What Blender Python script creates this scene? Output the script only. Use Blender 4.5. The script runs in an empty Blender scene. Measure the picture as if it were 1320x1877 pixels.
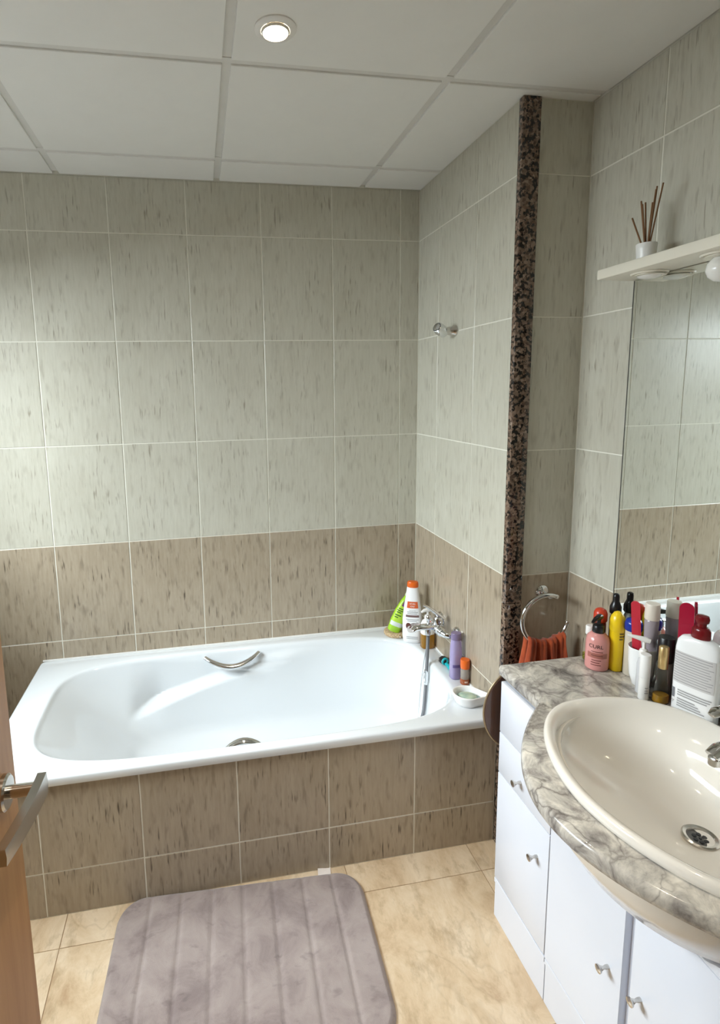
import bpy, bmesh, math, random
from mathutils import Vector, Matrix
random.seed(7)
scene = bpy.context.scene
col = scene.collection
PI = math.pi

# ------------------------------------------------------------------ camera
def make_camera():
    yaw, pitch, roll, fpx = 0.1738, -0.1448, -0.0205, 996.57
    cy, sy, cp, sp = math.cos(yaw), math.sin(yaw), math.cos(pitch), math.sin(pitch)
    fwd = Vector((sy * cp, cy * cp, sp)); right = Vector((cy, -sy, 0)); up = right.cross(fwd)
    cr, sr = math.cos(roll), math.sin(roll)
    r2 = cr * right + sr * up; u2 = -sr * right + cr * up
    m = Matrix(((r2.x, u2.x, -fwd.x), (r2.y, u2.y, -fwd.y), (r2.z, u2.z, -fwd.z))).to_4x4()
    m.translation = (-0.9855, -2.3695, 1.632)
    cd = bpy.data.cameras.new('camera'); co = bpy.data.objects.new('camera', cd); col.objects.link(co)
    cd.sensor_fit = 'HORIZONTAL'; cd.sensor_width = 36; cd.lens = fpx * 36 / 1320
    cd.shift_x = (660 - 542.68) / 1320; cd.shift_y = -(938.5 - 860.4) / 1320
    cd.clip_start = 0.02
    co.matrix_world = m
    scene.camera = co
make_camera()

# ------------------------------------------------------------------ light
scene.view_settings.view_transform = 'Standard'
scene.view_settings.look = 'None'
scene.view_settings.gamma = 1
scene.view_settings.use_curve_mapping = False
scene.view_settings.exposure = 0.56
w = bpy.data.worlds.new('sky'); scene.world = w; w.use_nodes = True
w.node_tree.nodes['Background'].inputs[0].default_value = (0.86, 0.95, 1.0, 1)
w.node_tree.nodes['Background'].inputs[1].default_value = 0.9

def lamp(name, kind, loc, rot, energy, color, **kw):
    d = bpy.data.lights.new(name, kind); d.energy = energy; d.color = color
    for k, v in kw.items(): setattr(d, k, v)
    o = bpy.data.objects.new(name, d); col.objects.link(o); o.location = loc; o.rotation_euler = rot
    return o
# daylight coming in through the window of the left wall
lamp('window_daylight', 'AREA', (-3.15, -.85, 2.72), (0, -math.radians(66), 0), 400, (0.85, 0.95, 1.0), shape='RECTANGLE', size=2.0, size_y=2.6)

# ------------------------------------------------------------------ numbers of the room
H = 2.4775            # ceiling
TW, TH = 0.305, 0.422 # wall tile pitch
ROWS = [H, 2.266, 1.844, 1.422, 1.000, 0.578, 0.156, 0.0]
D = 0.236             # mirror wall
YF = -0.7703          # return wall
XL = -2.15             # left wall
YB = -2.2             # door wall
ZT = 0.494            # bathtub rim
GR = 0.004           # grout joint

# ------------------------------------------------------------------ materials
MATS = {}
def mat(name, color=(.8, .8, .8), rough=.5, metal=0, **kw):
    if name in MATS: return MATS[name]
    m = bpy.data.materials.new(name); m.use_nodes = True
    b = m.node_tree.nodes['Principled BSDF']
    b.inputs['Base Color'].default_value = (*color, 1)
    b.inputs['Roughness'].default_value = rough
    b.inputs['Metallic'].default_value = metal
    for k, v in kw.items(): b.inputs[k].default_value = v
    MATS[name] = m
    return m
def srgb(r, g, b):
    f = lambda c: (c / 12.92 if c <= .04045 else ((c + .055) / 1.055) ** 2.4)
    return (f(r / 255), f(g / 255), f(b / 255))
class NT:
    def __init__(s, m): s.t = m.node_tree; s.b = s.t.nodes['Principled BSDF']
    def n(s, typ, **kw):
        x = s.t.nodes.new(typ)
        for k, v in kw.items():
            if k in x.inputs: x.inputs[k].default_value = v
            else: setattr(x, k, v)
        return x
    def l(s, a, b): s.t.links.new(a, b)
    def ramp(s, stops):
        r = s.t.nodes.new('ShaderNodeValToRGB'); e = r.color_ramp.elements
        while len(e) < len(stops): e.new(.5)
        for q, (p, c) in zip(e, stops):
            q.position = p; q.color = (*c, 1) if len(c) == 3 else c
        return r
    def mix(s, fac, a, b, typ='MIX'):
        x = s.t.nodes.new('ShaderNodeMix'); x.data_type = 'RGBA'; x.blend_type = typ
        for i, v in ((0, fac), (6, a), (7, b)):
            if hasattr(v, 'links'): s.l(v, x.inputs[i])
            else: x.inputs[i].default_value = v if i == 0 else (*v, 1)
        return x.outputs[2]
    def coords(s, scale, rnd=True):
        tc = s.n('ShaderNodeTexCoord'); mp = s.n('ShaderNodeMapping'); mp.inputs['Scale'].default_value = scale
        if rnd:
            oi = s.n('ShaderNodeObjectInfo'); ad = s.n('ShaderNodeVectorMath', operation='SCALE')
            cx = s.n('ShaderNodeCombineXYZ'); s.l(oi.outputs['Random'], cx.inputs[0]); s.l(oi.outputs['Random'], cx.inputs[2])
            s.l(cx.outputs[0], ad.inputs[0]); ad.inputs['Scale'].default_value = 37.0
            a2 = s.n('ShaderNodeVectorMath', operation='ADD'); s.l(tc.outputs['Object'], a2.inputs[0]); s.l(ad.outputs[0], a2.inputs[1])
            s.l(a2.outputs[0], mp.inputs[0])
        else: s.l(tc.outputs['Object'], mp.inputs[0])
        return mp.outputs[0]
    def noise(s, vec, scale=1, detail=3, rough=.55, dist=0):
        x = s.n('ShaderNodeTexNoise'); s.l(vec, x.inputs['Vector']); x.inputs['Scale'].default_value = scale
        x.inputs['Detail'].default_value = detail; x.inputs['Roughness'].default_value = rough; x.inputs['Distortion'].default_value = dist
        return x.outputs['Fac']
    def bump(s, h, strength=.2, dist=.002):
        x = s.n('ShaderNodeBump'); x.inputs['Strength'].default_value = strength; x.inputs['Distance'].default_value = dist
        s.l(h, x.inputs['Height']); s.l(x.outputs[0], s.b.inputs['Normal'])

def tile_mat(name, base, lo, dash, amount):
    m = mat(name, base, .28); t = NT(m)
    f1 = t.noise(t.coords((85, 85, 9)), 1, 4, .65)
    f2 = t.noise(t.coords((5, 5, 4)), 1, 3, .55)
    r1 = t.ramp([(.34, (0, 0, 0)), (.80, (.9, .9, .9))]); t.l(f1, r1.inputs[0])
    c = t.mix(r1.outputs[0], base, lo)
    r2 = t.ramp([(.3, (1, 1, 1)), (.75, (.91, .90, .88))]); t.l(f2, r2.inputs[0])
    c = t.mix(1.0, c, r2.outputs[0], 'MULTIPLY')
    f5 = t.noise(t.coords((46, 46, 11)), 1, 2, .5)
    r5 = t.ramp([(.56, (0, 0, 0)), (.74, (amount * .45,) * 3)]); t.l(f5, r5.inputs[0])
    c = t.mix(r5.outputs[0], c, dash)
    f3 = t.noise(t.coords((120, 120, 13)), 1, 2, .5)
    r3 = t.ramp([(.575, (0, 0, 0)), (.69, (1, 1, 1))]); t.l(f3, r3.inputs[0])
    f4 = t.noise(t.coords((9, 9, 7)), 1, 2, .5)
    r4 = t.ramp([(.42, (0, 0, 0)), (.62, (amount, amount, amount))]); t.l(f4, r4.inputs[0])
    mm = t.n('ShaderNodeMath', operation='MULTIPLY'); t.l(r3.outputs[0], mm.inputs[0]); t.l(r4.outputs[0], mm.inputs[1])
    c = t.mix(mm.outputs[0], c, dash)
    t.l(c, t.b.inputs['Base Color'])
    t.bump(f1, .04, .001)
    return m
M_LIGHT = tile_mat('light_wall_tile', srgb(204, 201, 187), srgb(188, 184, 168), srgb(132, 122, 104), .7)
M_DARK = tile_mat('taupe_wall_tile', srgb(178, 164, 144), srgb(156, 141, 119), srgb(84, 72, 58), .95)
M_GROUT = mat('cream_grout', srgb(230, 227, 214), .8)
def plaster(name, c, r=.8, amt=.93):
    m = mat(name, c, r); t = NT(m); f = t.noise(t.coords((9, 9, 9), False), 1, 4, .6)
    k = t.ramp([(.3, c), (.7, tuple(x * amt for x in c))]); t.l(f, k.inputs[0]); t.l(k.outputs[0], t.b.inputs['Base Color'])
    return m
M_CEIL = plaster('white_ceiling_panel', srgb(240, 239, 235), .5, .975)
M_BAR = plaster('white_ceiling_bar', srgb(226, 224, 219), .5)
M_CHROME = mat('chrome', (.74, .75, .76), .07, 1)
M_SATIN = mat('brushed_steel', (.62, .60, .57), .22, 1)
M_ENAMEL = mat('white_enamel', srgb(226, 230, 233), .12)
M_ENAMEL.node_tree.nodes['Principled BSDF'].inputs['Coat Weight'].default_value = .5
M_CERAMIC = mat('cream_ceramic', srgb(232, 226, 216), .1)
M_CERAMIC.node_tree.nodes['Principled BSDF'].inputs['Coat Weight'].default_value = .5
M_LACQ = plaster('white_lacquer', srgb(223, 226, 235), .22, .985)
M_MIRROR = mat('mirror_silver', (.88, .91, .89), .01, 1)
M_BLACK = mat('black_plastic', (.008, .008, .009), .3)
M_WHITE = mat('white_plastic', srgb(240, 238, 234), .3)
def granite():
    m = mat('brown_granite', (.2, .13, .1), .12); t = NT(m)
    v = t.n('ShaderNodeTexVoronoi', feature='F1'); v.inputs['Scale'].default_value = 110; t.l(t.coords((1, 1, 1), False), v.inputs['Vector'])
    f = t.noise(t.coords((1, 1, 1), False), 85, 3, .6)
    sx = t.n('ShaderNodeSeparateColor'); t.l(v.outputs['Color'], sx.inputs[0])
    r = t.ramp([(.0, srgb(74, 58, 48)), (.3, srgb(120, 98, 82)), (.55, srgb(142, 120, 104)), (.8, srgb(100, 80, 66)), (1, srgb(160, 140, 124))]); t.l(sx.outputs[0], r.inputs[0])
    r2 = t.ramp([(.44, (0, 0, 0)), (.5, (1, 1, 1))]); t.l(f, r2.inputs[0])
    c = t.mix(r2.outputs[0], srgb(22, 17, 15), r.outputs[0]); t.l(c, t.b.inputs['Base Color'])
    return m
M_GRANITE = granite()
def marble_floor():
    m = mat('beige_marble_tile', srgb(214, 190, 155), .22); t = NT(m)
    f = t.noise(t.coords((7, 4.5, 7)), 1.2, 7, .68, .5)
    r = t.ramp([(.28, srgb(186, 158, 126)), (.45, srgb(212, 188, 156)), (.62, srgb(226, 206, 178)), (.8, srgb(190, 164, 132))]); t.l(f, r.inputs[0])
    g = t.noise(t.coords((3.2, 1.6, 3)), 1, 4, .6, .4)
    k = t.ramp([(.485, (0, 0, 0)), (.50, (.16, .16, .16)), (.512, (0, 0, 0))]); t.l(g, k.inputs[0])
    h2 = t.noise(t.coords((2.5, 2.5, 2.5)), 1, 2); k2 = t.ramp([(.45, (0, 0, 0)), (.6, (1, 1, 1))]); t.l(h2, k2.inputs[0])
    mm = t.n('ShaderNodeMath', operation='MULTIPLY'); t.l(k.outputs[0], mm.inputs[0]); t.l(k2.outputs[0], mm.inputs[1])
    c = t.mix(mm.outputs[0], r.outputs[0], srgb(118, 92, 66))
    s = t.noise(t.coords((24, 12, 24)), 1, 4, .7); k3 = t.ramp([(.52, (0, 0, 0)), (.75, (.6, .6, .6))]); t.l(s, k3.inputs[0])
    c = t.mix(k3.outputs[0], c, srgb(160, 136, 104)); t.l(c, t.b.inputs['Base Color'])
    return m
M_FLOOR = marble_floor()
M_FGROUT = mat('brown_floor_joint', srgb(150, 122, 90), .8)
def worktop_marble():
    m = mat('grey_white_marble', srgb(190, 185, 178), .14); t = NT(m)
    f = t.noise(t.coords((1, 1, 1), False), 13, 7, .68, .9)
    r = t.ramp([(.3, srgb(88, 82, 79)), (.42, srgb(148, 142, 136)), (.54, srgb(192, 186, 176)), (.68, srgb(228, 221, 208))]); t.l(f, r.inputs[0])
    v = t.n('ShaderNodeTexVoronoi', feature='DISTANCE_TO_EDGE'); v.inputs['Scale'].default_value = 15
    wv = t.n('ShaderNodeTexNoise'); wv.inputs['Scale'].default_value = 9; wv.inputs['Detail'].default_value = 4
    cd = t.coords((1, 1, 1), False); t.l(cd, wv.inputs['Vector'])
    vm = t.n('ShaderNodeVectorMath', operation='SCALE'); t.l(wv.outputs['Color'], vm.inputs[0]); vm.inputs['Scale'].default_value = .16
    va = t.n('ShaderNodeVectorMath', operation='ADD'); t.l(cd, va.inputs[0]); t.l(vm.outputs[0], va.inputs[1]); t.l(va.outputs[0], v.inputs['Vector'])
    k = t.ramp([(.0, (.75, .75, .75)), (.035, (.25, .25, .25)), (.09, (0, 0, 0))]); t.l(v.outputs['Distance'], k.inputs[0])
    g = t.noise(cd, 7, 3); k2 = t.ramp([(.4, (.1, .1, .1)), (.6, (1, 1, 1))]); t.l(g, k2.inputs[0])
    mm = t.n('ShaderNodeMath', operation='MULTIPLY'); t.l(k.outputs[0], mm.inputs[0]); t.l(k2.outputs[0], mm.inputs[1])
    c = t.mix(mm.outputs[0], r.outputs[0], srgb(88, 80, 76)); t.l(c, t.b.inputs['Base Color'])
    return m
M_WORKTOP = worktop_marble()
def wood(name, a, b, scale, rough=.35):
    m = mat(name, a, rough); t = NT(m); f = t.noise(t.coords(scale, False), 1, 4, .6, .5)
    r = t.ramp([(.3, a), (.7, b)]); t.l(f, r.inputs[0]); t.l(r.outputs[0], t.b.inputs['Base Color'])
    return m
M_DOOR = wood('brown_door_veneer', srgb(176, 128, 80), srgb(194, 146, 96), (6, 40, 3), .4)

# ------------------------------------------------------------------ mesh helpers
def link(name, me, m=None, parent=None, smooth=False):
    o = bpy.data.objects.new(name, me); col.objects.link(o)
    if m is not None and not me.materials: me.materials.append(m)
    if parent is not None: o.parent = parent
    if smooth:
        for p in me.polygons: p.use_smooth = True
    return o
def pydata(name, v, f, m=None, parent=None, smooth=False):
    me = bpy.data.meshes.new(name); me.from_pydata([tuple(x) for x in v], [], f); me.validate(); me.update()
    bm = bmesh.new(); bm.from_mesh(me); bmesh.ops.recalc_face_normals(bm, faces=bm.faces); bm.to_mesh(me); bm.free()
    return link(name, me, m, parent, smooth)
def bm_obj(name, bm, m=None, parent=None, smooth=False, angle=None):
    bmesh.ops.recalc_face_normals(bm, faces=bm.faces)
    me = bpy.data.meshes.new(name); bm.to_mesh(me); bm.free()
    o = link(name, me, m, parent, smooth)
    if smooth and angle: me.set_sharp_from_angle(angle=angle)
    return o
def add_box(bm, lo, hi, bev=0, seg=1):
    r = bmesh.ops.create_cube(bm, size=1); vs = r['verts']
    for v in vs:
        v.co = Vector([lo[i] + (v.co[i] + .5) * (hi[i] - lo[i]) for i in range(3)])
    if bev:
        es = list({e for v in vs for e in v.link_edges})
        bmesh.ops.bevel(bm, geom=es, offset=bev, segments=seg, affect='EDGES', profile=.5)
def box(name, lo, hi, m, parent=None, bev=0, seg=1):
    bm = bmesh.new(); add_box(bm, lo, hi, bev, seg)
    return bm_obj(name, bm, m, parent, seg > 1, .6)
def boxes(name, lst, m, parent=None, bev=0):
    bm = bmesh.new()
    for lo, hi in lst: add_box(bm, lo, hi, bev)
    return bm_obj(name, bm, m, parent)
def tube(name, pts, r, m, parent=None, seg=12, caps=True, flat=1.0, closed=False):
    """round bar along a path; r a number or one per point; flat scales the second axis"""
    pts = [Vector(p) for p in pts]; n = len(pts); rs = r if isinstance(r, (list, tuple)) else [r] * n
    V, F = [], []; prev = None
    for i, p in enumerate(pts):
        if closed: t = pts[(i + 1) % n] - pts[i - 1]
        else: t = pts[min(i + 1, n - 1)] - pts[max(i - 1, 0)]
        t.normalize()
        if prev is None:
            a = Vector((0, 0, 1)) if abs(t.z) < .9 else Vector((0, 1, 0))
            u = t.cross(a).normalized()
        else: u = (prev - t * prev.dot(t)).normalized()
        prev = u; v = t.cross(u)
        for k in range(seg):
            a = 2 * PI * k / seg; V.append(p + rs[i] * (math.cos(a) * u + math.sin(a) * flat * v))
    m_ = n if closed else n - 1
    for i in range(m_):
        for k in range(seg):
            a, b = i * seg + k, i * seg + (k + 1) % seg; c = ((i + 1) % n) * seg
            F.append((a, b, c + (k + 1) % seg, c + k))
    if caps and not closed:
        F.append(tuple(range(seg))); F.append(tuple((n - 1) * seg + k for k in range(seg)))
    o = pydata(name, V, F, m, parent, True); o.data.set_sharp_from_angle(angle=.8)
    return o
def bez(p0, p1, p2, p3, n=12):
    p0, p1, p2, p3 = map(Vector, (p0, p1, p2, p3)); o = []
    for i in range(n + 1):
        t = i / n; o.append((1 - t) ** 3 * p0 + 3 * t * (1 - t) ** 2 * p1 + 3 * t * t * (1 - t) * p2 + t ** 3 * p3)
    return o
class Loft:
    """stack of superellipse rings (z, rx, ry[, n[, cx, cy]]) in local space"""
    def __init__(s, rings): s.r = [tuple(q) + (2.0, 0, 0)[len(q) - 3:] if len(q) < 6 else tuple(q) for q in rings]
    def at(s, z):
        r = s.r
        if z <= r[0][0]: return r[0]
        for a, b in zip(r, r[1:]):
            if a[0] <= z <= b[0] and b[0] > a[0]:
                t = (z - a[0]) / (b[0] - a[0]); return tuple(x + (y - x) * t for x, y in zip(a, b))
        return r[-1]
    @staticmethod
    def pt(q, th, off=0):
        z, rx, ry, n, cx, cy = q; c, s_ = math.cos(th), math.sin(th)
        return Vector((cx + (rx + off) * math.copysign(abs(c) ** (2 / n), c), cy + (ry + off) * math.copysign(abs(s_) ** (2 / n), s_), z))
    def build(s, name, m, parent=None, seg=28, sharp=.9, caps=True):
        V, F = [], []
        for q in s.r:
            for k in range(seg): V.append(s.pt(q, 2 * PI * k / seg))
        for i in range(len(s.r) - 1):
            for k in range(seg):
                F.append((i * seg + k, i * seg + (k + 1) % seg, (i + 1) * seg + (k + 1) % seg, (i + 1) * seg + k))
        if caps:
            F.append(tuple(range(seg))); F.append(tuple((len(s.r) - 1) * seg + k for k in range(seg)))
        o = pydata(name, V, F, m, parent, True); o.data.set_sharp_from_angle(angle=sharp)
        return o
    def patch(s, name, th0, th1, z0, z1, m, parent=None, off=.0006, nu=12, nv=4, shape=None):
        V, F = [], []
        for j in range(nv + 1):
            for i in range(nu + 1):
                u, v = i / nu, j / nv
                if shape: u, v = shape(u, v)
                V.append(s.pt(s.at(z0 + (z1 - z0) * v), th0 + (th1 - th0) * u, off)); V[-1].z = z0 + (z1 - z0) * v
        for j in range(nv):
            for i in range(nu):
                a = j * (nu + 1) + i; F.append((a, a + 1, a + nu + 2, a + nu + 1))
        return pydata(name, V, F, m, parent, True)
def lathe(name, prof, m, parent=None, seg=28, sharp=.7, caps=True):
    return Loft([(z, max(r, 1e-4), max(r, 1e-4)) for r, z in prof]).build(name, m, parent, seg, sharp, caps)
def empty(name, loc=(0, 0, 0), rz=0, rot=None):
    o = bpy.data.objects.new(name, None); col.objects.link(o); o.location = loc
    o.rotation_euler = rot if rot else (0, 0, rz); o.empty_display_size = .05
    return o
def tag(o, label, cat, group=None, kind=None):
    o['label'] = label; o['category'] = cat
    if group: o['group'] = group
    if kind: o['kind'] = kind
    return o
def struct(o, label, cat): return tag(o, label, cat, kind='structure')
def orient(o, loc, zdir, xdir=None):
    z = Vector(zdir).normalized(); x = Vector(xdir) if xdir else (Vector((1, 0, 0)) if abs(z.x) < .9 else Vector((0, 1, 0)))
    y = z.cross(x).normalized(); x = y.cross(z)
    o.matrix_local = Matrix.Translation(loc) @ Matrix((x, y, z)).transposed().to_4x4()
    return o
def text_on(loft, s, size, th, z, m, parent, name='lettering', off=.0008, sx=1.0):
    """printed letters wrapped onto a lofted body, centred on angle th and height z"""
    cu = bpy.data.curves.new('t', 'FONT'); cu.body = s; cu.size = size; cu.align_x = 'CENTER'; cu.align_y = 'CENTER'
    to = bpy.data.objects.new('t', cu); col.objects.link(to)
    dg = bpy.context.evaluated_depsgraph_get()
    me = bpy.data.meshes.new_from_object(to.evaluated_get(dg)); bpy.data.objects.remove(to); bpy.data.curves.remove(cu)
    me.name = name
    q = loft.at(z); p0 = loft.pt(q, th); e = .01
    sp = (loft.pt(q, th + e) - loft.pt(q, th - e)).length / (2 * e)
    for v in me.vertices:
        zz = z + v.co.y; a = th + v.co.x * sx / sp; P = loft.pt(loft.at(zz), a, off); v.co = (P.x, P.y, zz)
    me.materials.clear()
    return link(name, me, m, parent)
def smoothstep(x): x = max(0, min(1, x)); return x * x * (3 - 2 * x)

# ------------------------------------------------------------------ walls with single tiles
TILES = {}
def tile_mesh(wd, ht, m):
    key = (round(wd, 3), round(ht, 3), m.name)
    if key in TILES: return TILES[key]
    a, b, c, t = wd / 2, ht / 2, .0012, .005
    V = [(-a, t, -b), (a, t, -b), (a, t, b), (-a, t, b), (-a, c * .7, -b), (a, c * .7, -b), (a, c * .7, b), (-a, c * .7, b),
         (-a + c, 0, -b + c), (a - c, 0, -b + c), (a - c, 0, b - c), (-a + c, 0, b - c)]
    F = [(8, 9, 10, 11)]
    for k in range(4):
        n = (k + 1) % 4; F += [(4 + k, 4 + n, 8 + n, 8 + k), (k, n, 4 + n, 4 + k)]
    me = bpy.data.meshes.new('tile'); me.from_pydata(V, [], F); me.update(); me.materials.append(m)
    bm = bmesh.new(); bm.from_mesh(me); bmesh.ops.recalc_face_normals(bm, faces=bm.faces)
    if sum(f.normal.y for f in bm.faces if abs(f.normal.y) > .99) > 0: bmesh.ops.reverse_faces(bm, faces=bm.faces)
    bm.to_mesh(me); bm.free(); TILES[key] = me
    return me
def tile_wall(parent, cols, rows, place, rz, skip=None):
    """cols: edges along the wall; rows: edges in height; place(s) -> (x, y) on the wall's face"""
    for s0, s1 in zip(cols, cols[1:]):
        for z1, z0 in zip(rows, rows[1:]):
            if skip and skip(s0, s1, z0, z1): continue
            me = tile_mesh(abs(s1 - s0) - GR, z1 - z0 - GR, M_LIGHT if z0 >= .99 else M_DARK)
            o = bpy.data.objects.new('tile', me); col.objects.link(o); o.parent = parent
            x, y = place((s0 + s1) / 2); j = lambda: random.uniform(-.0003, .0003)
            o.location = (x + j(), y + j(), (z0 + z1) / 2); o.rotation_euler = (0, 0, rz)

bw = struct(box('wall_back', (XL - .1, .0015, 0), (D + .1, .12, H + .1), M_GROUT), 'tiled back wall behind the bathtub, pale tiles above a taupe band', 'wall')
xc = [0.0]; x = -0.0873
while x > XL: xc.append(x); x -= TW
xc.append(XL)
tile_wall(bw, xc, ROWS, lambda s: (s, 0), 0)
aw = struct(box('wall_alcove', (.0015, YF + .016, 0), (.06, .0015, H + .1), M_GROUT), 'short tiled wall at the tap end of the bathtub', 'wall')
tile_wall(aw, [0, -.2079, -.2079 - TW, -.753], ROWS, lambda s: (0, s), -PI / 2)
fw = struct(box('wall_return', (.055, YF + .0015, 0), (D + .1, YF + .06, H + .1), M_GROUT), 'narrow shaded tiled wall with the towel ring, beside granite strip', 'wall')
tile_wall(fw, [.058, D], ROWS, lambda s: (s, YF), 0)
rw = struct(box('wall_right', (D + .0015, YB - .1, 0), (D + .1, YF + .004, H + .1), M_GROUT), 'tiled wall on the right carrying mirror and shelf', 'wall')
yc = [YF, -1.0402]; y = -1.0402 - TW
while y > YB: yc.append(y); y -= TW
yc.append(YB)
tile_wall(rw, yc, ROWS, lambda s: (D, s), -PI / 2)
g = empty('trim_1', (0, YF, 0)); struct(g, 'speckled brown granite strip up the corner of the alcove', 'trim')
for z0, z1 in ((0, .905), (.907, H)):
    bm = bmesh.new(); add_box(bm, (-.003, -.008, z0), (.0565, .0165, z1), .003, 2)
    bm_obj('granite_piece', bm, M_GRANITE, g, True, .6)
# walls beside and behind the camera
WY0, WY1, WZ0, WZ1 = -1.45, -.25, 1.12, 2.12
lw = struct(boxes('wall_left', [((XL - .1, YB, 0), (XL, WY0, H + .1)), ((XL - .1, WY1, 0), (XL, .0025, H + .1)),
    ((XL - .1, WY0, 0), (XL, WY1, WZ0)), ((XL - .1, WY0, WZ1), (XL, WY1, H + .1))], M_LIGHT), 'pale tiled wall with the window, left of the bathtub', 'wall')
win = empty('window_1', (XL - .05, (WY0 + WY1) / 2, WZ0)); struct(win, 'white framed window in the left wall', 'window')
yh = (WY1 - WY0) / 2; zh = WZ1 - WZ0
boxes('window_frame', [((-.03, -yh, 0), (.03, yh, .05)), ((-.03, -yh, zh - .05), (.03, yh, zh)), ((-.03, -yh, .05), (.03, -yh + .05, zh - .05)),
    ((-.03, yh - .05, .05), (.03, yh, zh - .05)), ((-.03, -.035, .05), (.03, .035, zh - .05))], M_WHITE, win)
mg = mat('window_glass', (1, 1, 1), .0); nt = mg.node_tree
tr = nt.nodes.new('ShaderNodeBsdfTransparent'); gl = nt.nodes.new('ShaderNodeBsdfGlossy'); gl.inputs['Roughness'].default_value = .05
mx = nt.nodes.new('ShaderNodeMixShader'); mx.inputs[0].default_value = .06
nt.links.new(tr.outputs[0], mx.inputs[1]); nt.links.new(gl.outputs[0], mx.inputs[2]); nt.links.new(mx.outputs[0], nt.nodes['Material Output'].inputs[0])
for a, b in ((-yh + .05, -.035), (.035, yh - .05)): box('pane', (-.004, a, .05), (.004, b, zh - .05), mg, win)
ow = struct(boxes('wall_front', [((XL, YB - .1, 0), (-1.345, YB, H + .1)), ((-.56, YB - .1, 0), (D + .0025, YB, H + .1)),
    ((-1.345, YB - .1, 2.07), (-.56, YB, H + .1))], M_LIGHT), 'pale tiled wall with the doorway', 'wall')
hw_ = struct(boxes('wall_hall_block', [((-2.0, -3.3, 0), (.4, -3.2, H)), ((-2.1, -3.3, 0), (-2.0, YB - .1, H)), ((.4, -3.3, 0), (.5, YB - .1, H)), ((-2.1, -3.3, H), (.5, YB - .1, H + .1)), ((D + .1, YB - .1, 0), (.5, YB, H))], mat('hall_paint', srgb(214, 206, 192), .7)), 'unseen cream hall box added behind the doorway to block sky light', 'wall')  # unseen hall, added so that sky light enters by the window only
jb = struct(boxes('trim_2', [((-1.345, YB - .1, 0), (-1.338, YB, 2.07)), ((-.567, YB - .1, 0), (-.56, YB, 2.07)), ((-1.338, YB - .1, 2.063), (-.567, YB, 2.07))], M_DOOR), 'brown wooden door lining', 'trim')

# floor tiles
fl = struct(box('floor', (XL - .1, -3.2, -.08), (D + .3, .1, -.0015), M_FGROUT), 'beige veined marble tile floor', 'floor')
fx = [.0025 + D]; x = -.108
while x > XL: fx.append(x); x -= .453
fx.append(XL)
fy = [0.0, -.412, -.865, -1.318, -1.771, -2.224, -2.677, -3.13]
FT = {}
for x1, x0 in zip(fx, fx[1:]):
    for y1, y0 in zip(fy, fy[1:]):
        k = (round(x1 - x0, 3), round(y1 - y0, 3))
        if k not in FT:
            bm = bmesh.new(); a, b = k[0] / 2 - .0007, k[1] / 2 - .0007
            vs = [bm.verts.new(v) for v in ((-a, -b, -.003), (a, -b, -.003), (a, b, -.003), (-a, b, -.003), (-a + .0006, -b + .0006, 0), (a - .0006, -b + .0006, 0), (a - .0006, b - .0006, 0), (-a + .0006, b - .0006, 0))]
            bm.faces.new(vs[4:]); [bm.faces.new((vs[i], vs[(i + 1) % 4], vs[4 + (i + 1) % 4], vs[4 + i])) for i in range(4)]
            bmesh.ops.recalc_face_normals(bm, faces=bm.faces)
            me = bpy.data.meshes.new('floor_tile'); bm.to_mesh(me); bm.free(); me.materials.append(M_FLOOR); FT[k] = me
        o = link('floor_tile', FT[k], None, fl); o.location = ((x0 + x1) / 2, (y0 + y1) / 2, 0)

# ceiling: panels hanging in a bar grid
ce = struct(box('ceiling', (XL - .1, -3.2, H + .012), (D + .1, .1, H + .1), M_CEIL), 'suspended white ceiling of square panels', 'ceiling')
cx = [D, -.260, -.8735, -1.487, XL]; cyy = [0, -.205, -.815, -1.425, -2.035, YB]
BW = .012
CP = {}
for i, (x1, x0) in enumerate(zip(cx, cx[1:])):
    for j, (y1, y0) in enumerate(zip(cyy, cyy[1:])):
        a0 = x0 + (BW if x0 > XL else .004); a1 = x1 - (BW if x1 < D else .004); b0 = y0 + (BW if y0 > YB else .004); b1 = y1 - (BW if y1 < 0 else .003)
        bm = bmesh.new(); A, B = (a1 - a0) / 2, (b1 - b0) / 2
        add_box(bm, (-A, -B, 0), (A, B, .012), .0015)
        o = bm_obj('ceiling_panel', bm, M_CEIL, ce); o.location = ((a0 + a1) / 2, (b0 + b1) / 2, H)
for x in cx[1:-1]:
    for y1, y0 in zip(cyy, cyy[1:]):
        box('ceiling_bar', (x - BW, y0 + BW, H + .007), (x + BW, y1 - BW, H + .012), M_BAR, ce)
for y in cyy[1:-1]: box('ceiling_bar', (XL, y - BW, H + .005), (D, y + BW, H + .012), M_BAR, ce)
# ------------------------------------------------------------------ bathtub and its tiled front
XT = -1.697; YP = -.7552
ap = struct(boxes('wall_apron', [((XT, YP + .0012, 0), (-.0035, YP + .03, .467)), ((XT, YP + .03, 0), (XT + .03, -.002, .467))], M_GROUT), 'low taupe tiled front of the bathtub', 'bath panel')
pc = [-.0045]; x = -.3075
while x > XT: pc.append(x); x -= TW
pc.append(XT)
tile_wall(ap, pc, [.467, .156, 0], lambda s: (s, YP), 0)
tile_wall(ap, [-.005, -.3, -.605, YP + .002], [.467, .156, 0], lambda s: (XT - .003, s), -PI / 2)

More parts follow.
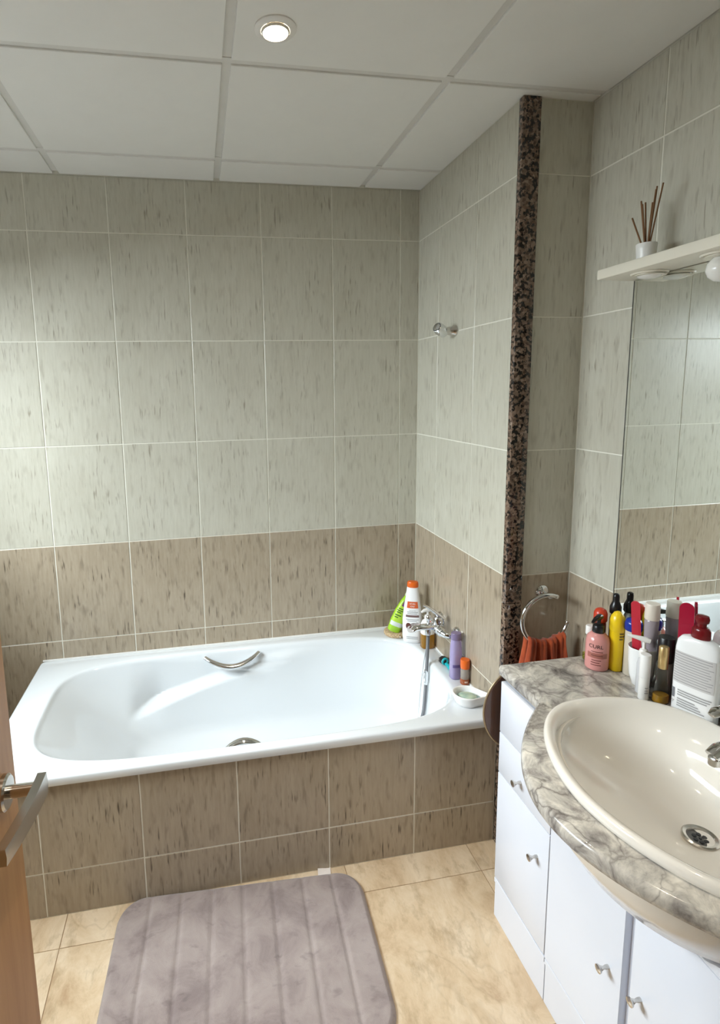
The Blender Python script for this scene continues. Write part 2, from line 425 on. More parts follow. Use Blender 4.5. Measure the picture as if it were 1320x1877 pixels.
tubo = empty('bathtub', (XT / 2, -.387, 0)); tag(tubo, 'white enamelled bathtub built in behind taupe tiles', 'bathtub')
def tub_shell():
    N = 192; V, F = [], []
    off = Vector(tubo.location)
    x0, x1, y0, y1 = XT - .006, -.0015, -.776, -.0015
    def outer(th, inset, z):
        cx_, cy_ = (x0 + x1) / 2, (y0 + y1) / 2; a, b = (x1 - x0) / 2 - inset, (y1 - y0) / 2 - inset
        c, s = math.cos(th), math.sin(th); n = 60
        return Vector((cx_ + a * math.copysign(abs(c) ** (2 / n), c), cy_ + b * math.copysign(abs(s) ** (2 / n), s), z))
    def inner(th, f, z, grow=0, n=4.2):
        # f: 0 at the opening, 1 at the floor
        xl = -1.588 + f * .44; xr = -.077 - f * .030; yf = -.734 + f * .10; yb = -.062 - f * .10
        cx_, cy_ = (xl + xr) / 2, (yf + yb) / 2; a, b = (xr - xl) / 2 + grow, (yb - yf) / 2 + grow
        c, s = math.cos(th), math.sin(th)
        X = cx_ + a * math.copysign(abs(c) ** (2 / n), c); Y = cy_ + b * math.copysign(abs(s) ** (2 / n), s)
        return Vector((X, Y, z))
    def angle(k):
        t = k / N * 4; q = int(t); r = t - q
        # cluster samples evenly over the superellipse
        return (q + r) * PI / 2
    rings = []
    ths = [angle(k) for k in range(N)]
    # warp so that corners get points too
    for inset, z in ((.004, .462), (0, .466), (0, .486), (.002, .4915), (.007, .494)):
        rings.append([outer(t, inset, z) for t in ths])
    for grow, z in ((.012, .494), (.006, .4935), (.002, .4915), (-.002, .488), (-.006, .482)):
        rings.append([inner(t, 0, z, grow) for t in ths])
    K = 48
    for k in range(1, K + 1):
        u = k / K
        z = .482 - u * .352
        f = u * .86 + .14 * smoothstep((u - .75) / .25)
        n = 4.2 - 1.0 * u
        ring = []
        for t in ths:
            p = inner(t, f, z, -.006 - .05 * max(0, u - .82) ** 2 * 30, n)
            zl = .285 + (p.x + 1.336) / (.728) * .19
            m = smoothstep((z - zl) / .024 + .5) * smoothstep((p.x + 1.34) / .16) * smoothstep((-.5 - p.x) / .12)
            if p.y > -.22: p.y += ((-.074) - p.y) * m * smoothstep((p.y + .22) / .06) if p.y < -.074 else 0
            if p.y < -.55: p.y += ((-.722) - p.y) * m * smoothstep((-.55 - p.y) / .06) if p.y > -.722 else 0
            if True:
                w_ = smoothstep((p.x + 1.36) / .2) * smoothstep((-.42 - p.x) / .3) * smoothstep(u / .12) * smoothstep((abs(p.y + .398) - .13) / .12)
                q_ = (1 - smoothstep((z - zl) / .022 + .5)) * math.exp(-max(0, zl - z) / .14)
                p.y += (-.030 if p.y > -.4 else .030) * w_ * q_
            ring.append(p)
        rings.append(ring)
    last = rings[-1]; c = sum(last, Vector()) / N
    for s, dz in ((.96, -.006), (.9, -.010), (.7, -.012), (.4, -.013), (.12, -.014)):
        rings.append([Vector((c.x + (p.x - c.x) * s, c.y + (p.y - c.y) * s, .13 + dz)) for p in last])
    for r in rings: V += [p - off for p in r]
    for i in range(len(rings) - 1):
        for k in range(N): F.append((i * N + k, i * N + (k + 1) % N, (i + 1) * N + (k + 1) % N, (i + 1) * N + k))
    F.append(tuple((len(rings) - 1) * N + k for k in range(N)))
    # underside skin so that the shell is closed
    o = pydata('shell', V, F, M_ENAMEL, tubo, True); o.data.set_sharp_from_angle(angle=1.0)
    bm = bmesh.new(); bm.from_mesh(o.data)
    if sum(f.calc_area() * f.normal.z for f in bm.faces) < 0: bmesh.ops.reverse_faces(bm, faces=bm.faces)
    bm.to_mesh(o.data); bm.free()
    return o
tub_shell()
def T(p): return Vector(p) - Vector(tubo.location)
def grip(y, x0, x1, zend, zmid, bow):
    pts = []
    for i in range(17):
        t = i / 16; s = math.sin(PI * t)
        pts.append(T((x0 + (x1 - x0) * t, y + bow * (s ** .7), zend + (zmid - zend) * s)))
    tube('grip_handle', pts, [.010 + .0060 * math.sin(PI * i / 16) for i in range(17)], M_CHROME, tubo, 12, True, .75)
grip(-.080, -1.008, -.770, .474, .440, -.042)
grip(-.716, -.998, -.778, .400, .456, .045)
dr = lathe('drain', [(.034, 0), (.034, .004), (.024, .006), (.022, .002), (.001, .002)], M_CHROME, tubo); dr.location = T((-.42, -.4, .117))
boxes('sealant', [(T((XT, -.0045, .492)), T((-.002, -.0005, .4985))), (T((-.005, YF + .02, .492)), T((-.0005, -.004, .4985)))], M_WHITE, tubo)

# ------------------------------------------------------------------ vanity
CF = -.135     # cabinet fronts
def knob(parent, y, z):
    k = lathe('knob', [(.0045, 0), (.0045, .008), (.003, .013), (.006, .02), (.0085, .024), (.0085, .027), (.004, .029)], M_SATIN, parent, 16)
    orient(k, (CF - .018 - parent.matrix_world.translation.x, y, z), (-1, 0, 0)); return k
BX, BY = -.065, -1.525
# outside of the bowl under the worktop: (height, half depth, half length)
UNDER = [(.612, .012, .02, .03), (.613, .10, .13, .03), (.625, .155, .185, .02), (.66, .20, .225, .008), (.72, .232, .250, .0), (.772, .245, .258, .0), (.7885, .246, .2585, .0)]
def under_pt(th, z, a, b, dx):
    c, n = math.cos(th), math.sin(th); a2 = a if c < 0 else a * .95
    return Vector((BX + dx + a2 * c, BY + b * n, z))
def bowl_low(x, y):
    for z in [.60 + i * .002 for i in range(96)]:
        for p, q in zip(UNDER, UNDER[1:]):
            if p[0] <= z <= q[0]:
                t = (z - p[0]) / (q[0] - p[0]); a, b, dx = [p[i] + (q[i] - p[i]) * t for i in (1, 2, 3)]
                if ((x - BX - dx) / (a + .004)) ** 2 + ((y - BY) / (b + .004)) ** 2 < 1: return z
    return .79
def cut_front(name, ya, yb, z0, z1, ym, parent):
    n = 30; V, F = [], []
    for i in range(n + 1):
        y = ya + (yb - ya) * i / n
        for x in (-.018, 0):
            zt = min(z1, min(bowl_low(CF - .018, y), bowl_low(CF, y)) - .002)
            V += [(x, y - ym, z0), (x, y - ym, max(z0 + .004, zt))]
    for i in range(n):
        a, b = i * 4, i * 4 + 4
        F += [(a, b, b + 1, a + 1), (a + 2, a + 3, b + 3, b + 2), (a + 1, b + 1, b + 3, a + 3), (a, a + 2, b + 2, b)]
    F += [(0, 1, 3, 2), (n * 4, n * 4 + 2, n * 4 + 3, n * 4 + 1)]
    return pydata(name, V, F, M_LACQ, parent)
def cabinet(yA, yB, label, fronts, sink=False):
    e = empty('vanity_cabinet', (CF, (yA + yB) / 2, 0)); tag(e, label, 'cabinet', 'white vanity base cabinets'); bpy.context.view_layer.update()
    hw = (yA - yB) / 2 - .0006
    L = D - CF - .003
    if sink:
        boxes('body', [((0, -hw, 0), (L, hw, .62)), ((.25, -hw, .62), (L, hw, .784))], M_LACQ, e)
    else: boxes('body', [((0, -hw, 0), (L, hw, .784))], M_LACQ, e)
    boxes('plinth', [((-.014, -hw, 0), (0, hw, .118)), ((-.017, -hw, .118), (0, hw, .134))], M_LACQ, e, .001)
    for kind, ya, yb, z0, z1, ky, kz in fronts:
        ym = (yA + yB) / 2
        if sink and z1 > .7: o = cut_front(kind, yb + .0015, ya - .0015, z0 + .0012, z1 - .0012, ym, e)
        else: o = box(kind, (-.018, yb - ym + .0015, z0 + .0012), (0, ya - ym - .0015, z1 - .0012), M_LACQ, e, .0022, 2)
        if ky is not None:
            k = lathe('knob', [(.0045, 0), (.0045, .006), (.003, .012), (.0055, .019), (.009, .023), (.009, .026), (.004, .028)], M_SATIN, o, 16)
            orient(k, (-.018, ky - (yA + yB) / 2, kz), (-1, 0, 0))
    return e
cabinet(-1.014, -1.262, 'white cabinet unit with two drawer fronts and a door, at the bathtub end', [
    ('drawer_front', -1.014, -1.262, .623, .782, None, 0), ('drawer_front', -1.014, -1.262, .493, .623, -1.13, .543), ('door', -1.014, -1.262, .138, .493, -1.215, .392)])
cabinet(-1.2635, -1.785, 'white double-door cabinet unit below the oval washbasin', [
    ('door', -1.2635, -1.512, .138, .782, -1.475, .362), ('door', -1.533, -1.785, .138, .620, -1.562, .388), ('drawer_front', -1.533, -1.785, .620, .782, None, 0)], True)
cabinet(-1.7865, -2.034, 'white cabinet unit at the doorway end of the vanity', [
    ('drawer_front', -1.7865, -2.034, .623, .782, None, 0), ('drawer_front', -1.7865, -2.034, .493, .623, -1.91, .543), ('door', -1.7865, -2.034, .138, .493, -1.83, .392)])

ZC = .825; YC = -1.525
def front_x(y):
    t = abs(y - YC) / .335
    b = (1 - t * t) if t < 1 else 0
    b = b if t < .86 else b * .9 + .02 * smoothstep((1.06 - t) / .2) if t < 1.06 else 0
    return -.150 - .208 * b
def basin_pt(th, s, z, dx=0):
    c, n = math.cos(th), math.sin(th); a = .228 if c < 0 else .240
    e = 2.25 + .35 * c
    return Vector((BX + dx + a * s * math.copysign(abs(c) ** (2 / e), c), BY + .292 * s * math.copysign(abs(n) ** (2 / e), n), z))
def worktop():
    e = empty('worktop', (0, YC, ZC)); tag(e, 'grey and white marble worktop with a bulging front', 'worktop')
    # outline polyline (counter-clockwise) and hole
    ys = [-1.000 - i * (1.04 / 96) for i in range(97)]
    prof = [(.0, -.030), (-.004, -.034)]
    levels = [(.006, -.036), (.001, -.033), (-.002, -.024), (-.002, -.012), (.001, -.004), (.007, 0)]
    V, F = [], []; n = len(ys)
    for ins, z in levels:
        for i, y in enumerate(ys):
            yy = max(min(y, -1.000 - max(ins, 0)), -2.040 + max(ins, 0)); V.append(Vector((front_x(y) + ins, yy - YC, z)))
    for l in range(len(levels) - 1):
        for i in range(n - 1): F.append((l * n + i, l * n + i + 1, (l + 1) * n + i + 1, (l + 1) * n + i))
    # top: strips between front edge / hole / back edge
    t0 = (len(levels) - 1) * n
    S = .88
    ring = [basin_pt(2 * PI * k / 400, S, 0) for k in range(400)]
    ymin, ymax = min(p.y for p in ring), max(p.y for p in ring)
    def hole(y):
        xs = []
        for a, b in zip(ring, ring[1:] + ring[:1]):
            if (a.y - y) * (b.y - y) <= 0 and a.y != b.y: xs.append(a.x + (b.x - a.x) * (y - a.y) / (b.y - a.y))
        return (min(xs), max(xs)) if xs else None
    for ztop, base, in ((0, t0), (-.036, 0)):
        hx = [hole(y) for y in ys]
        idx = []
        for i, y in enumerate(ys):
            yy = max(min(y, -1.007), -2.033) if ztop == 0 else y
            mid = hx[i] or (BX, BX)
            a = len(V); V.append(Vector((mid[0], yy - YC, ztop))); V.append(Vector((mid[1], yy - YC, ztop))); V.append(Vector((D - .0022, yy - YC, ztop))); idx.append(a)
        for i in range(n - 1):
            F.append((base + i, base + i + 1, idx[i + 1], idx[i]))
            F.append((idx[i] + 1, idx[i + 1] + 1, idx[i + 1] + 2, idx[i] + 2))
            if hx[i] is None or hx[i + 1] is None:
                if hx[i] is None and hx[i + 1] is None: pass
        if ztop == 0: top = idx
        else: bot = idx
    # ends and back
    for i in (0, n - 1):
        F.append(tuple([l * n + i for l in range(len(levels))] + [top[i] + 2, bot[i] + 2]))
    for i in range(n - 1): F.append((top[i] + 2, top[i + 1] + 2, bot[i + 1] + 2, bot[i] + 2))
    o = pydata('slab', V, F, M_WORKTOP, e, True); o.data.set_sharp_from_angle(angle=.7)
    return e
worktop()

ba = empty('washbasin', (BX, BY, ZC)); tag(ba, 'oval cream ceramic washbasin set into the marble worktop', 'washbasin')
def basin():
    N = 96; o = Vector((BX, BY, ZC)); rings = []
    R = lambda s, z, dx=0: rings.append([basin_pt(2 * PI * k / N, s, z, dx) for k in range(N)])
    # outside from the bottom up
    for z, a, b, dx in UNDER: rings.append([under_pt(2 * PI * k / N, z, a, b, dx) for k in range(N)])
    for s, z in ((.86, .7886), (.86, ZC + .0002), (.95, ZC + .0003), (.985, ZC + .0003), (1.0, ZC + .004), (1.004, ZC + .011), (.998, ZC + .018), (.985, ZC + .0225), (.965, ZC + .024), (.945, ZC + .0225)): R(s, z)
    # bowl: back rim is wide (tap ledge), so the bowl shifts to the front
    for u, s in ((.0, .915), (.05, .885), (.12, .86), (.25, .82), (.4, .765), (.55, .69), (.7, .59), (.82, .47), (.91, .33), (.97, .2), (1, .08)):
        z = ZC + .019 - u * .135
        R(s, z, -.030 * smoothstep(u / .25) + .055 * smoothstep((u - .3) / .7))
    V, F = [], []
    for r in rings: V += [p - o for p in r]
    for i in range(len(rings) - 1):
        for k in range(N): F.append((i * N + k, i * N + (k + 1) % N, (i + 1) * N + (k + 1) % N, (i + 1) * N + k))
    F.append(tuple(range(N))); F.append(tuple((len(rings) - 1) * N + k for k in range(N)))
    b = pydata('bowl', V, F, M_CERAMIC, ba, True); b.data.set_sharp_from_angle(angle=1.2)
basin()
d2 = lathe('drain', [(.033, -.004), (.033, .003), (.030, .005), (.0245, .003), (.0225, -.002), (.0215, -.006)], M_SATIN, ba, 32, caps=False)
lathe('strainer', [(.0240, -.0020), (.0235, -.0010), (.001, -.0010)], mat('dull_steel', (.16, .15, .14), .35, 1), d2, 28)
d2.location = (-.018 - BX, -1.538 - BY, .7115 - ZC)
for k in range(6):
    a = k * PI / 3; h = lathe('drain_hole', [(.0045, 0), (.0045, .0008), (.001, .0009)], M_BLACK, d2, 10); h.location = (.0105 * math.cos(a), .0105 * math.sin(a), -.0008)
h = lathe('drain_hole', [(.003, 0), (.003, .0008), (.001, .0009)], M_BLACK, d2, 10); h.location = (0, 0, -.0008)

bt = empty('basin_tap', (.125, -1.525, ZC + .021)); tag(bt, 'chrome mixer tap on the back of the washbasin', 'tap')
lathe('tap_body', [(.027, 0), (.027, .005), (.023, .010), (.022, .075), (.023, .095), (.019, .107), (.008, .113)], M_CHROME, bt, 24)
tube('spout', [(-.005, 0, .05), (-.03, 0, .052), (-.07, 0, .052), (-.105, 0, .046), (-.120, 0, .036)], [.019, .0175, .0165, .0155, .014], M_CHROME, bt, 16, True, .8)
a = lathe('aerator', [(.0115, -.008), (.0115, .006), (.009, .008)], M_SATIN, bt, 16); a.location = (-.112, 0, .024)
tube('lever', [(.004, 0, .108), (-.02, 0, .122), (-.07, 0, .136), (-.118, 0, .132), (-.130, 0, .126)], [.016, .015, .0135, .013, .008], M_CHROME, bt, 14, True, .55)

# ------------------------------------------------------------------ mirror, shelf, lamps
mi = empty('mirror', (D, -1.50, .83)); tag(mi, 'large frameless wall mirror above the washbasin', 'mirror')
MX = .203
box('glass', (MX - D, -.53, .004), (MX - D + .005, .487, 1.0795), M_MIRROR, mi, .0008)
box('backing', (MX - D + .005, -.53, .004), (-.0004, .4955, 1.0795), mat('dark_mirror_edge', srgb(42, 40, 36), .6), mi)
sh = empty('light_shelf', (D, -1.5, 1.91)); tag(sh, 'cream shelf with recessed lamps over the mirror', 'shelf')
M_CREAM = plaster('cream_lacquer', srgb(232, 226, 210), .35, .97)
bm = bmesh.new(); add_box(bm, (-.138, -.51, .0006), (-.0006, .503, .0275), .004, 2); bm_obj('board', bm, M_CREAM, sh, True, .6)
box('end_block', (-.05, .49, .0275), (-.0006, .502, .047), M_CREAM, sh, .002)
for k, y in enumerate((-1.105, -1.305, -1.52, -1.74)):
    s = lathe('lamp_ring', [(.041, -.004), (.043, 0), (.041, .0006), (.033, .0006), (.033, -.006), (.038, -.0075)], M_CREAM, sh, 28); s.location = (-.072, y + 1.5, 0)
    FB = mat('frosted_bulb', srgb(238, 236, 230), .2)
    if k == 0: lathe('bulb', [(.001, -.015), (.012, -.0145), (.024, -.011), (.031, -.004), (.032, .0)], FB, s, 24)
    else: lathe('bulb', [(.001, -.060), (.014, -.057), (.025, -.048), (.030, -.035), (.028, -.020), (.018, -.008), (.012, 0)], FB, s, 24)

# ------------------------------------------------------------------ ceiling downlight
def downlight(x, y, label, power):
    e = empty('downlight', (x, y, H)); tag(e, label, 'ceiling light', 'recessed ceiling downlights')
    lathe('trim_ring', [(.050, -.0002), (.050, -.003), (.046, -.006), (.035, -.007), (.033, -.001)][::-1], M_WHITE, e, 36, caps=False)
    lathe('bezel', [(.0285, -.002), (.0300, -.0115), (.0325, -.0115), (.034, -.0065)], mat('white_metal', srgb(225, 220, 210), .3), e, 36, caps=False)
    em = mat('lit_lamp', (1, .9, .75), .5, **{'Emission Strength': 28.0}); em.node_tree.nodes['Principled BSDF'].inputs['Emission Color'].default_value = (1, .84, .62, 1)
    lathe('lamp_face', [(.0285, -.0022), (.02, -.0035), (.001, -.004)], em, e, 30)
    lamp('downlight_beam', 'SPOT', (x, y, H - .03), (0, 0, 0), power, (1.0, .85, .68), spot_size=math.radians(78), spot_blend=1.0, shadow_soft_size=.03)
downlight(-.767, -.966, 'lit recessed downlight in the ceiling above the bath mat', 20)
downlight(-.767, -1.88, 'lit recessed downlight in the ceiling near the doorway', 21)

# ------------------------------------------------------------------ door with lever handle
do = empty('door_1', (-1.318, YB, 0)); struct(do, 'brown wooden door standing open at the left', 'door')
box('leaf', (-.018, .004, .006), (.018, .688, 2.055), M_DOOR, do, .002)
def door_handle():
    e = empty('handle', (.018, .633, 1.045)); e.parent = do
    r = lathe('rose', [(.026, 0), (.026, .006), (.023, .009), (.010, .0095)], M_SATIN, e, 32); orient(r, (0, 0, 0), (1, 0, 0))
    tube('neck', [(.006, 0, 0), (.052, 0, 0)], .0095, M_SATIN, e, 20)
    # flat blade running back towards the hinge
    V, F = [], []; n = 14
    for i in range(n + 1):
        t = i / n; y = .010 - t * .135; zc = .001 + .002 * t - .004 * t * t; hh = .017 - .005 * t; xx = .054 - .016 * t * t
        for dx, dz in ((-.0065, -hh), (.0065, -hh), (.0075, 0), (.0065, hh), (-.0065, hh), (-.0075, 0)): V.append((xx + dx, y, zc + dz))
    for i in range(n):
        for k in range(6): F.append((i * 6 + k, i * 6 + (k + 1) % 6, i * 6 + 6 + (k + 1) % 6, i * 6 + 6 + k))
    F += [tuple(range(6)), tuple(n * 6 + k for k in range(6))]
    o = pydata('lever', V, F, M_SATIN, e, True); o.data.set_sharp_from_angle(angle=.5)
door_handle()

# ------------------------------------------------------------------ bath mat
def bath_mat():
    e = empty('bath_mat', (-.925, -1.015, 0), math.radians(-3.0)); tag(e, 'grey-mauve memory foam bath mat with quilted channels on the floor', 'bath mat')
    a, b, r = .392, .250, .085; nx, ny = 150, 96
    m = mat('mauve_plush', srgb(152, 138, 138), .95); t = NT(m)
    m.node_tree.nodes['Principled BSDF'].inputs['Sheen Weight'].default_value = .35
    f = t.noise(t.coords((1, 1, 1), False), 9, 5, .65, .6); k = t.ramp([(.34, srgb(134, 120, 118)), (.5, srgb(156, 142, 138)), (.7, srgb(170, 157, 152))]); t.l(f, k.inputs[0])
    g2 = t.noise(t.coords((16, 30, 1), False), 1, 3, .6, .3); k2 = t.ramp([(.6, (1, 1, 1)), (.72, (.74, .73, .74))]); t.l(g2, k2.inputs[0])
    t.l(t.mix(1.0, k.outputs[0], k2.outputs[0], 'MULTIPLY'), t.b.inputs['Base Color'])
    f2 = t.noise(t.coords((1, 1, 1), False), 600, 2); t.bump(f2, .5, .002)
    V, F = [], []
    def mp(u, v):
        x, y = u * a, v * b; ax, ay = abs(x) - (a - r), abs(y) - (b - r)
        if ax > 0 and ay > 0:
            mx_, l = max(ax, ay), math.hypot(ax, ay)
            k = mx_ / l; x = math.copysign(a - r + ax * k, x); y = math.copysign(b - r + ay * k, y)
            ed = r - mx_
        else: ed = min(a - abs(x), b - abs(y))
        return x, y, ed
    sp = 2 * a / 8
    from mathutils import noise as mn
    for j in range(ny + 1):
        for i in range(nx + 1):
            u = -1 + 2 * i / nx; v = -1 + 2 * j / ny
            u = math.copysign(1 - (1 - abs(u)) ** 1.25, u); v = math.copysign(1 - (1 - abs(v)) ** 1.25, v)
            x, y, ed = mp(u, v)
            h = .017 * smoothstep(ed / .014) ** .5 if ed > 0 else 0
            s = (x + a) / sp + .03 * mn.noise(Vector((x * 2, y * 5, 1)))
            gr = abs(s - round(s)) * sp
            if 0 < round(s) < 8 and b - abs(y) > .0: h -= .0060 * math.exp(-(gr / .006) ** 2) * smoothstep(ed / .02)
            h += .0018 * mn.noise(Vector((x * 14, y * 14, 0))) * smoothstep(ed / .02)
            bind = math.exp(-((ed - .010) / .003) ** 2) * .0025
            V.append((x, y, max(.0006, h + .001 - bind)))
    W_ = nx + 1
    for j in range(ny):
        for i in range(nx): F.append((j * W_ + i, j * W_ + i + 1, (j + 1) * W_ + i + 1, (j + 1) * W_ + i))
    pydata('plush_top', V, F, m, e, True)
    tg = pydata('care_tag', [(-.022, 0, .004), (.022, 0, .004), (.026, .034, .001), (-.018, .036, .009), (-.022, 0, .0034), (.022, 0, .0034), (.026, .034, .0004), (-.018, .036, .0084)],
        [(0, 1, 2, 3), (4, 5, 6, 7), (0, 1, 5, 4), (1, 2, 6, 5), (2, 3, 7, 6), (3, 0, 4, 7)], mat('white_tag', srgb(236, 228, 222), .7), e)
    tg.location = (.275, .246, 0)
bath_mat()
# ------------------------------------------------------------------ bath mixer, shower holder
bx = empty('bath_mixer', (0, -.368, .645)); tag(bx, 'chrome bath mixer tap on the wall above the bathtub end', 'tap')
for dy in (-.079, .079):
    e_ = lathe('escutcheon', [(.033, 0), (.033, .003), (.027, .011), (.016, .014), (.001, .0145)], M_CHROME, bx, 28); orient(e_, (-.0006, dy, 0), (-1, 0, 0))
    tube('connector', [(-.012, dy, 0), (-.036, dy, 0), (-.050, dy * .86, 0), (-.055, dy * .62, .001)], [.011, .012, .013, .0155], M_CHROME, bx, 16)
tube('mixer_body', [(-.056, -.055, .002), (-.056, -.048, .002), (-.056, 0, .003), (-.056, .048, .002), (-.056, .055, .002)], [.014, .019, .0215, .019, .014], M_CHROME, bx, 20)
tube('spout', [(-.052, 0, .006), (-.09, 0, .010), (-.125, 0, .011), (-.150, 0, .007), (-.160, 0, -.002)], [.021, .018, .0165, .0155, .012], M_CHROME, bx, 16, True, .72)
k = lathe('cartridge', [(.021, 0), (.021, .02), (.019, .028), (.012, .034), (.001, .035)], M_CHROME, bx, 24); k.location = (-.052, 0, .018)
tube('lever', [(-.032, 0, .040), (-.050, 0, .056), (-.075, 0, .078), (-.100, 0, .097), (-.118, 0, .106)], [.017, .016, .012, .009, .006], M_CHROME, bx, 14, True, .6)
k = lathe('diverter_knob', [(.006, 0), (.006, .012), (.009, .018), (.009, .032), (.006, .036), (.001, .0365)], M_CHROME, bx, 18); k.location = (-.094, 0, .022)
k = lathe('hose_nut', [(.010, -.03), (.012, -.028), (.012, -.006), (.009, 0)], M_CHROME, bx, 16); k.location = (-.094, 0, .004)
M_HOSE = mat('metal_hose', srgb(128, 128, 131), .35, .45); t_ = NT(M_HOSE)
wv = t_.n('ShaderNodeTexWave'); wv.bands_direction = 'Z'; wv.inputs['Scale'].default_value = 120; t_.l(t_.coords((1, 1, 1), False), wv.inputs['Vector']); t_.bump(wv.outputs['Fac'], .6, .002)
hs = empty('shower_hose', (-.094, -.368, .615)); tag(hs, 'grey metal shower hose hanging from the bath mixer into the bathtub', 'shower hose')
tube('hose', bez((0, 0, .0), (-.001, 0, -.1), (-.006, .0, -.22), (-.013, .002, -.33), 14) + bez((-.013, .002, -.33), (-.020, .004, -.41), (-.07, .02, -.474), (-.16, .01, -.482), 10)[1:] + bez((-.16, .01, -.482), (-.25, 0, -.482), (-.27, -.10, -.482), (-.17, -.11, -.482), 10)[1:], .0070, M_HOSE, hs, 12)
tube('hose_return', bez((-.005, .006, -.06), (-.022, .008, -.16), (-.032, .0, -.28), (-.046, -.004, -.40), 12), .0022, M_CHROME, hs, 8)
k = Loft([(-.034, .003, .003), (-.028, .008, .0075), (-.005, .0115, .0095), (.018, .0115, .0095), (.03, .008, .007), (.034, .0074, .0068)]).build('hose_joint', M_CHROME, hs, 18); k.location = (-.006, 0, -.185)
ho = empty('shower_holder', (0, -.362, 1.845)); tag(ho, 'chrome shower handset holder high on the alcove wall', 'shower holder')
k = Loft([(0, .027, .022), (.006, .027, .022), (.012, .021, .018), (.03, .016, .015), (.048, .017, .0155)]).build('bracket', M_SATIN, ho, 24); orient(k, (-.0006, 0, 0), (-1, .0, 0))
k = lathe('clip', [(.013, -.026), (.0205, -.022), (.0225, -.006), (.0225, .012), (.019, .024), (.010, .029), (.001, .030)], M_CHROME, ho, 26); orient(k, (-.058, 0, .003), (-.72, -.35, .35))
k = lathe('clip_face', [(.017, 0), (.017, .001), (.001, .0014)], mat('grey_rubber', (.06, .065, .07), .4), ho, 22); orient(k, Vector((-.058, 0, .003)) + Vector((-.72, -.35, .35)).normalized() * .0255, (-.72, -.35, .35))

# ------------------------------------------------------------------ towel ring and towel
tr_ = empty('towel_ring', (.135, YF, .936)); tag(tr_, 'chrome open towel ring on the shaded return wall', 'towel ring')
k = lathe('wall_plate', [(.024, 0), (.024, .004), (.018, .010), (.001, .0115)], M_CHROME, tr_, 28); orient(k, (0, -.0006, 0), (0, -1, 0))
tube('stem', [(0, -.008, 0), (-.003, -.045, .004), (-.008, -.060, .006)], .0075, M_CHROME, tr_, 16)
RC = Vector((-.0225, -.060, -.072)); RR = .084
pts = [RC + Vector((RR * math.cos(a), 0, RR * math.sin(a))) for a in [math.radians(66 + i * (280 / 56)) for i in range(57)]]
tube('ring', pts, [.0075] * 57, M_CHROME, tr_, 14)
for p_ in (pts[0], pts[-1]):
    k = lathe('end_cap', [(.001, -.005), (.008, -.005), (.0085, 0), (.008, .005), (.001, .005)], M_CHROME, tr_, 16)
    orient(k, p_, pts[0] - pts[1] if p_ is pts[0] else pts[-1] - pts[-2])
def towel():
    e = empty('hand_towel', (.1125, YF - .060, .78)); tag(e, 'rust orange towel draped through the towel ring', 'towel')
    m = mat('rust_terry', srgb(176, 74, 34), .95); t = NT(m); m.node_tree.nodes['Principled BSDF'].inputs['Sheen Weight'].default_value = .3
    f = t.noise(t.coords((1, 1, 1), False), 18, 4); k = t.ramp([(.3, srgb(150, 58, 26)), (.7, srgb(192, 86, 42))]); t.l(f, k.inputs[0]); t.l(k.outputs[0], t.b.inputs['Base Color'])
    t.bump(t.noise(t.coords((1, 1, 1), False), 500, 2), .6, .002)
    nu, nv = 72, 44; V, F = [], []
    for j in range(nv + 1):
        s = -1 + 2 * j / nv                      # -1 front hem, 0 over the bar, 1 back hem
        a = abs(s); drop = max(0, a - .10) / .90
        for i in range(nu + 1):
            u = -1 + 2 * i / nu
            wdt = .060 + .030 * smoothstep(drop * 1.6)
            sag = RR - math.sqrt(max(1e-6, RR * RR - (u * .058) ** 2))
            z = .014 + sag - .30 * drop - (1 - math.cos(min(1, a / .10) * PI / 2)) * .012
            amp = .004 + .011 * smoothstep(drop * 2.2)
            y = -math.copysign(math.sin(min(1, a / .10) * PI / 2) * .013, -s if s else 1) * 1.0
            y += amp * math.sin(u * 10.5 + .9 + .8 * math.sin(u * 3)) + .003 * math.sin(u * 23 + drop * 3)
            if s > 0: y = min(y, .046)
            x = u * wdt + .006 * math.sin(drop * 4 + u * 2)
            V.append((x, y, z))
    W_ = nu + 1
    for j in range(nv):
        for i in range(nu): F.append((j * W_ + i, j * W_ + i + 1, (j + 1) * W_ + i + 1, (j + 1) * W_ + i))
    o = pydata('cloth', V, F, m, e, True)
    sd = o.modifiers.new('thickness', 'SOLIDIFY'); sd.thickness = .005; sd.offset = 0
towel()

# ------------------------------------------------------------------ round disc in the gap
di = empty('round_disc', (-.047, -.985, .668)); tag(di, 'round dark brown glossy disc with a pale rim between vanity and bathtub', 'disc')
k = lathe('disc_face', [(.139, -.003), (.140, 0), (.139, .004), (.001, .0045)], mat('dark_brown_gloss', srgb(100, 72, 58), .1), di, 64); orient(k, (0, 0, 0), (0, -1, 0))
k = tube('pale_rim', [(.1415 * math.cos(2 * PI * i / 64), 0, .1415 * math.sin(2 * PI * i / 64)) for i in range(64)], .0028, mat('pale_brass', srgb(170, 150, 120), .3, .6), di, 8, closed=True)
for dx, dz in ((-.078, .012), (-.072, .062), (.06, -.05), (.06, .06)):
    k = lathe('spacer', [(.006, 0), (.006, .022)], M_BLACK, di, 12); orient(k, (dx if dx > -.07 else dx, -.004 if dx > 0 else -.004, dz), (0, -1, 0))

